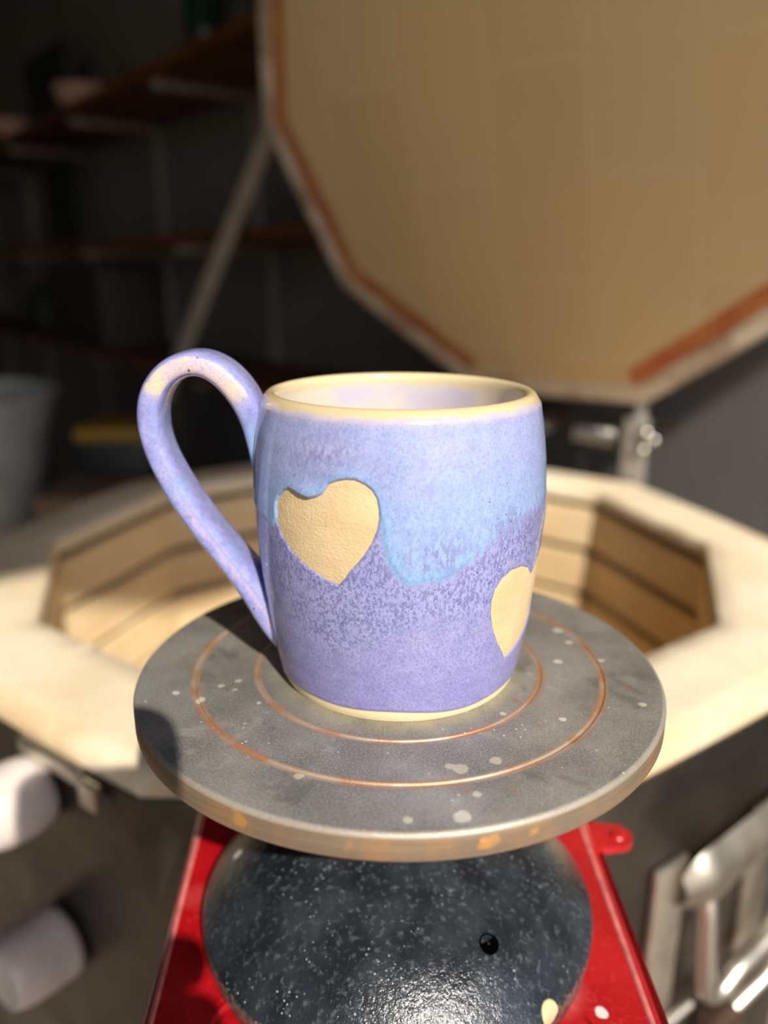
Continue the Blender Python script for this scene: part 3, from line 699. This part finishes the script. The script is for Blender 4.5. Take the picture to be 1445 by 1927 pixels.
# ================================================================== PEEPHOLE PLUGS
pl = MT('white porcelain plug', .38)
pl.col(pl.mix(pl.step(pl.noise(40, 3), .4, .6), sr(208, 196, 190), sr(220, 210, 204))); pl.nrm(pl.bump(pl.noise(200, 3), .1, .001))
def plug(x, y, z, lab, prof, tilt):
    a = math.radians(-126); n = Vector((math.cos(a), math.sin(a), 0)); q = (n+Vector((0, 0, tilt))).normalized().to_track_quat('Z', 'Y')
    o = lathe('peephole_plug', prof, pl.m, None, n=64, sharp=60); o.location = (x, y, z); o.rotation_mode = 'QUATERNION'; o.rotation_quaternion = q
    tag(o, lab, 'plug', 'white ceramic plugs in the kiln jacket'); return o
PP = [(.001, .0), (.0180, .0), (.0205, .002), (.0225, .007), (.0236, .015), (.0236, .023), (.0226, .031), (.0200, .0385), (.0155, .0440), (.009, .0468), (.001, .0475)]
PQ = [(.001, .0), (.0205, .0), (.0232, .002), (.0240, .006), (.0238, .009), (.0234, .013), (.0236, .020), (.0230, .030), (.0212, .0380), (.0190, .0425), (.0180, .0430), (.0168, .0424), (.0140, .0408), (.001, .0402)]
plug(-.2094-.0015, .158-.002, -.164, 'upper white ceramic plug with rounded end on the left of the kiln jacket', PP, .0)
plug(-.2073-.0015, .1564-.002, -.274, 'lower white ceramic plug with flat dished end on the left of the kiln jacket', PQ, .0)
# ================================================================== ROOM
mv = Vector((-.617, .787, 0)).normalized(); ev = Vector((mv.y, -mv.x, 0)); EC = ev.dot(Vector((-.00249, -.25222, 0)))
def W(m, e, z): return mv*m+ev*(EC+e)+Vector((0, 0, z))      # m into the garage, e towards the shelf wall
FZ, CZ = -.87, 1.62
ROOM = frame((0, 0, 0), mv, ev, Vector((0, 0, 1)))
def slab(name, m0, m1, e0, e1, z0, z1, mat, parent=None, bevel=0., M=None):
    bm = bmesh.new(); box(bm, ((m0+m1)/2, EC+(e0+e1)/2, (z0+z1)/2), (abs(m1-m0), abs(e1-e0), abs(z1-z0)), ROOM if M is None else M)
    return from_bm(name, bm, mat, parent, bevel=bevel)
wl = simple('grey garage wall paint', sr(104, 99, 96), .8, 0, .06, 3)
cn_ = simple('grey concrete', sr(128, 116, 102), .85, 0, .2, 5, .2)
tag(slab('floor', -1.30, 6.0, -3.2, 1.15, FZ-.1, FZ, cn_), kind='structure')
tag(slab('wall_right', -1.30, 6.0, 1.05, 1.15, FZ, CZ, wl), kind='structure')
tag(slab('wall_left', -1.30, 6.0, -3.3, -3.2, FZ, CZ, wl), kind='structure')
tag(slab('wall_back', 6.0, 6.1, -3.3, 1.15, FZ, CZ, wl), kind='structure')
tag(slab('ceiling', -1.30, 6.1, -3.3, 1.15, CZ, CZ+.1, wl), kind='structure')
tag(slab('wall_front', -1.30, -1.20, -3.3, 1.15, 1.352, CZ+.1, wl), kind='structure')
gd = simple('pale driveway concrete', sr(170, 160, 146), .9, 0, .1, 2)
tag(slab('trim_driveway', -14, -1.30, -9, 9, FZ-.12, FZ-.02, gd), kind='structure')
# ---- shelves
wd = MT('dark varnished shelf wood', .5)
wn = wd.noise(14, 4, .6, vec=wd.scl((1, 1, 8)))
wd.col(wd.mix(wd.step(wn, .35, .65), sr(76, 44, 20), sr(104, 62, 28)))
wb = simple('off-white bracket paint', sr(132, 123, 118), .5)
def shelf(z, e0, m0, m1, brk, lab):
    t = empty('wall_shelf', W((m0+m1)/2, (e0+1.05)/2, z), lab, 'shelf')
    slab('board', m0, m1, e0, 1.05, z-.022, z, wd.m, t, .002)
    for b in brk:
        bm = bmesh.new()
        box(bm, (b, EC+(e0+1.05)/2+.01, z-.032), (.022, 1.03-e0, .018), ROOM); box(bm, (b, EC+1.042, z-.19), (.022, .014, .32), ROOM)
        from_bm('bracket', bm, wb, t, bevel=.002)
    keep(t); return t
shelf(.560, .77, .90, 5.0, (1.02, 1.68, 2.27, 2.95, 3.7, 4.4), 'topmost dark wooden wall shelf with pale brackets, rising behind the kiln lid')
shelf(.210, .77, .60, 5.0, (.95, 1.62, 2.27, 2.95, 3.7, 4.4), 'middle dark wooden wall shelf with pale brackets, level with the lid corner')
shelf(-.090, .77, .66, 5.0, (1.0, 1.55, 2.27, 2.95, 3.7, 4.4), 'lowest dark wooden wall shelf, seen just above the mug handle')
# ---- things on the shelves
dk = simple('matte charcoal panel', sr(26, 28, 28), .6); pk = simple('unglazed pink clay', sr(176, 138, 126), .85); gn = simple('dark green bottle glass', sr(14, 44, 30), .15)
def thing_slab(name, m0, m1, e0, e1, z0, z1, mat, lab, cat, group=None):
    return tag(slab(name, m0, m1, e0, e1, z0, z1, mat, bevel=.003), lab, cat, group)
thing_slab('dark_panel', 2.60, 3.05, .90, .93, .560, .82, dk, 'dark flat board standing upright on the topmost shelf', 'board')
thing_slab('dark_panel', 2.82, 3.16, .96, .99, .210, .49, dk, 'dark flat board standing upright on the middle shelf', 'board')
thing_slab('storage_crate', 2.25, 2.80,   .82, 1.02, -.090, .14, simple('grey plastic crate', sr(46, 42, 40), .6), 'dim grey crate on the lowest shelf left of the leaning bar', 'crate')
def pot(name, m, e, z, prof, mat, lab, cat, M=None):
    o = lathe(name, prof, mat, None, n=48, sharp=45); o.location = W(m, e, z); return tag(o, lab, cat)
bowl = [(.001, 0), (.035, 0), (.05, .01), (.075, .04), (.085, .075), (.082, .076), (.07, .042), (.045, .015), (.001, .01)]
pot('bowl', 2.36, .87, .560, [(r, z) for r, z in bowl], pk, 'pinkish clay bowl on the topmost shelf beside the dark board', 'bowl')
pot('bowl', 2.98, .822, .560, [(r*.8, z*.8) for r, z in bowl], pk, 'pinkish clay bowl on the topmost shelf at the left edge of the photo', 'bowl')
pot('bottle', 1.55, .86, .560, [(.001, 0), (.036, 0), (.038, .01), (.038, .11), (.030, .135), (.014, .155), (.013, .19), (.016, .192), (.001, .194)], gn, 'dark green bottle on the topmost shelf above the lid corner', 'bottle')
pot('jar', 1.42, .88, .560, [(.001, 0), (.04, 0), (.045, .02), (.045, .10), (.038, .11), (.038, .118), (.001, .12)], dk, 'black jar beside the green bottle on the topmost shelf', 'jar')
pot('small_pot', 1.86, .82, .560, [(.001, 0), (.02, 0), (.026, .015), (.022, .03), (.018, .03), (.001, .012)], dk, 'tiny black pot on the topmost shelf left of the green bottle', 'pot')
pot('kettle', 2.95, .88, -.090, [(.001, 0), (.07, 0), (.09, .03), (.095, .09), (.075, .15), (.045, .175), (.015, .185), (.015, .20), (.001, .202)], dk, 'dark round pot on the lowest shelf at the left edge of the photo', 'pot')
# ---- diagonal pale bar leaning in front of the shelves
bm = bmesh.new(); a_, b_ = W(.86, .745, .575), W(2.28, .745, -.765)
dr_ = (b_-a_).normalized(); y_ = ev; x_ = dr_.cross(y_).normalized()
box(bm, (0, 0, 0), (.036, .012, (b_-a_).length+.02), frame((a_+b_)/2, x_, y_, dr_))
tag(from_bm('leaning_bar', bm, simple('weathered grey-white paint', sr(176, 164, 148), .6), bevel=.002), 'long pale flat bar leaning diagonally in front of the wall shelves', 'bar')
# ---- bucket, tote, box on the left
bk_ = MT('white plastic bin', .45); bk_.col(bk_.mix(bk_.step(bk_.noise(12, 3), .4, .6), sr(170, 166, 160), sr(186, 182, 176)))
bx_, by_ = -1.005, 1.50
stand = bmesh.new(); box(stand, (bx_, by_, (FZ-.60)/2-.0), (.42, .42, abs(FZ+.60)))
tag(from_bm('stool', stand, dk, bevel=.01), 'dark low block under the white bin behind the kiln', 'stool')
o = lathe('bin', [(.001, 0), (.125, 0), (.135, .012), (.238, .455), (.248, .460), (.250, .473), (.238, .475), (.232, .465), (.128, .015), (.001, .012)], bk_.m, None, n=64, sharp=45)
o.location = (bx_, by_, -.60); tag(o, 'tapered white plastic bin at the left edge of the photo behind the kiln', 'bin')
tt = empty('storage_tote', (-.600, 1.52, FZ), 'black storage tub with yellow lid right of the white bin', 'tub')
bm = bmesh.new(); box(bm, (-.600, 1.52, (FZ-.222)/2), (.15, .17, abs(FZ+.222))); from_bm('tub', bm, simple('black plastic', (.008, .009, .012), .5), tt, bevel=.01)
bm = bmesh.new(); box(bm, (-.600, 1.52, -.207), (.17, .19, .030)); from_bm('lid', bm, simple('mustard yellow plastic', sr(150, 112, 20), .5), tt, bevel=.008)['label'] = 'yellow lid'
keep(tt)
bm = bmesh.new(); box(bm, (-.58, 1.30, (FZ-.285)/2), (.22, .18, abs(FZ+.285)))
tag(from_bm('cardboard_box', bm, simple('brown cardboard', sr(120, 92, 70), .8), bevel=.006), 'brown cardboard box on the floor just behind the kiln rim at the left', 'box')
# ================================================================== PHONE held up just behind the lens; its shadow falls on the box and plugs
cp_, sp_ = math.cos(.29322), math.sin(.29322)
MPh = frame((-.00249, -.25222-.006*cp_, .1313+.006*sp_), (1, 0, 0), (0, sp_, cp_), (0, -cp_, sp_))
pts = []
for cx_, cy_, a0 in ((.013-.012, .048-.012, 0), (-.067+.012, .048-.012, 90), (-.067+.012, -.116+.012, 180), (.013-.012, -.116+.012, 270)):
    for i in range(9):
        a = math.radians(a0+90*i/8); pts.append((cx_+.012*math.cos(a), cy_+.012*math.sin(a)))
n_ = len(pts); v = []
for ins, h in ((.0015, 0), (.0003, .0008), (0, .002), (0, .006), (.0003, .0072), (.0015, .008)):
    v += [MPh @ Vector((x*(1-ins/.04)+ins/.04*-.027, y*(1-ins/.08)+ins/.08*-.034, h)) for x, y in pts]
f = [(j*n_+i, j*n_+(i+1) % n_, (j+1)*n_+(i+1) % n_, (j+1)*n_+i) for j in range(5) for i in range(n_)]+[tuple(range(n_-1, -1, -1)), tuple(5*n_+i for i in range(n_))]
ph = from_data('smartphone', v, f, simple('black phone glass', (.01, .01, .012), .15, coat=.5), None, sharp=40)
tag(ph, 'black smartphone held up in front of the turntable, its shadow on the red box', 'phone')
# left hand gripping the phone: palm at its left edge, fingers across its back, thumb on the screen side
hb = bmesh.new(); sk_ = hb.verts.layers.skin.verify()
def jn(u, v_, h, r, prev=None, root=False):
    q = hb.verts.new(MPh @ Vector((u, v_, h))); q[sk_].radius = (r, r); q[sk_].use_root = root
    if prev is not None: hb.edges.new((prev, q))
    return q
palm = jn(-.092, -.080, .006, .019, root=True)
wrist = jn(-.104, -.128, .022, .022, palm); fa = jn(-.125, -.185, .075, .028, wrist); jn(-.150, -.265, .150, .036, fa)
for (v0, tipu, r) in ((-.045, .023, .0094), (-.062, .027, .0094), (-.079, .021, .0090), (-.095, .002, .0078)):
    kn = jn(-.082, v0-.002, .000, r+.0022, palm)
    p1_ = jn(-.052, v0, -.0125, r+.0008, kn); p2_ = jn(-.022, v0+.002, -.0115, r, p1_); jn(tipu, v0+.004, -.0085, r-.0012, p2_)
t1 = jn(-.088, -.062, .020, .0125, palm); t2 = jn(-.072, -.038, .0215, .0100, t1); jn(-.055, -.022, .0185, .0085, t2)
me_ = bpy.data.meshes.new('person'); hb.to_mesh(me_); hb.free()
hd = link('person', me_, simple('skin', sr(206, 156, 130), .5, 0, .06, 60), None, False)
hd.modifiers.new('skin', 'SKIN').use_smooth_shade = True
sb_ = hd.modifiers.new('sub', 'SUBSURF'); sb_.levels = 2; sb_.render_levels = 2
tag(hd, 'person holding the black smartphone with a bare left hand, fingers across its back', 'person')
# ================================================================== LIGHT
sun = bpy.data.lights.new('sun', 'SUN'); sun.energy = 5.7; sun.angle = math.radians(.7); sun.color = (1., .915, .80)
so = bpy.data.objects.new('sun', sun); C.objects.link(so)
SD = Vector((.35, -.937, .78)).normalized(); so.rotation_mode = 'QUATERNION'; so.rotation_quaternion = SD.to_track_quat('Z', 'Y')
w = bpy.data.worlds.new('sky'); bpy.context.scene.world = w; w.use_nodes = True
nt = w.node_tree; bg = nt.nodes['Background']
sk = nt.nodes.new('ShaderNodeTexSky'); sk.sky_type = 'NISHITA'; sk.sun_disc = False; sk.sun_elevation = math.radians(38); sk.sun_rotation = math.radians(159.5)
nt.links.new(sk.outputs[0], bg.inputs[0]); bg.inputs[1].default_value = .17
# ================================================================== CAMERA
cd = bpy.data.cameras.new('camera'); cam = bpy.data.objects.new('camera', cd); C.objects.link(cam)
cd.sensor_fit = 'VERTICAL'; cd.sensor_height = 36.; cd.lens = 36*1503.8/1927
p, yaw, roll = .29322, -.01029, .00068
Fw = Vector((math.sin(yaw)*math.cos(p), math.cos(yaw)*math.cos(p), -math.sin(p)))
Rt = Fw.cross(Vector((0, 0, 1))).normalized(); Up = Rt.cross(Fw)
R2 = Rt*math.cos(roll)+Up*math.sin(roll); U2 = -Rt*math.sin(roll)+Up*math.cos(roll)
cam.matrix_world = frame((-.00249, -.25222, .1313), R2, U2, -Fw)
cd.clip_start = .01; cd.dof.use_dof = True; cd.dof.focus_distance = .232; cd.dof.aperture_fstop = 4.9
sc = bpy.context.scene; sc.camera = cam
sc.view_settings.view_transform = 'Standard'; sc.view_settings.look = 'None'; sc.view_settings.exposure = 0.; sc.view_settings.gamma = 1.
sc.view_settings.use_curve_mapping = False
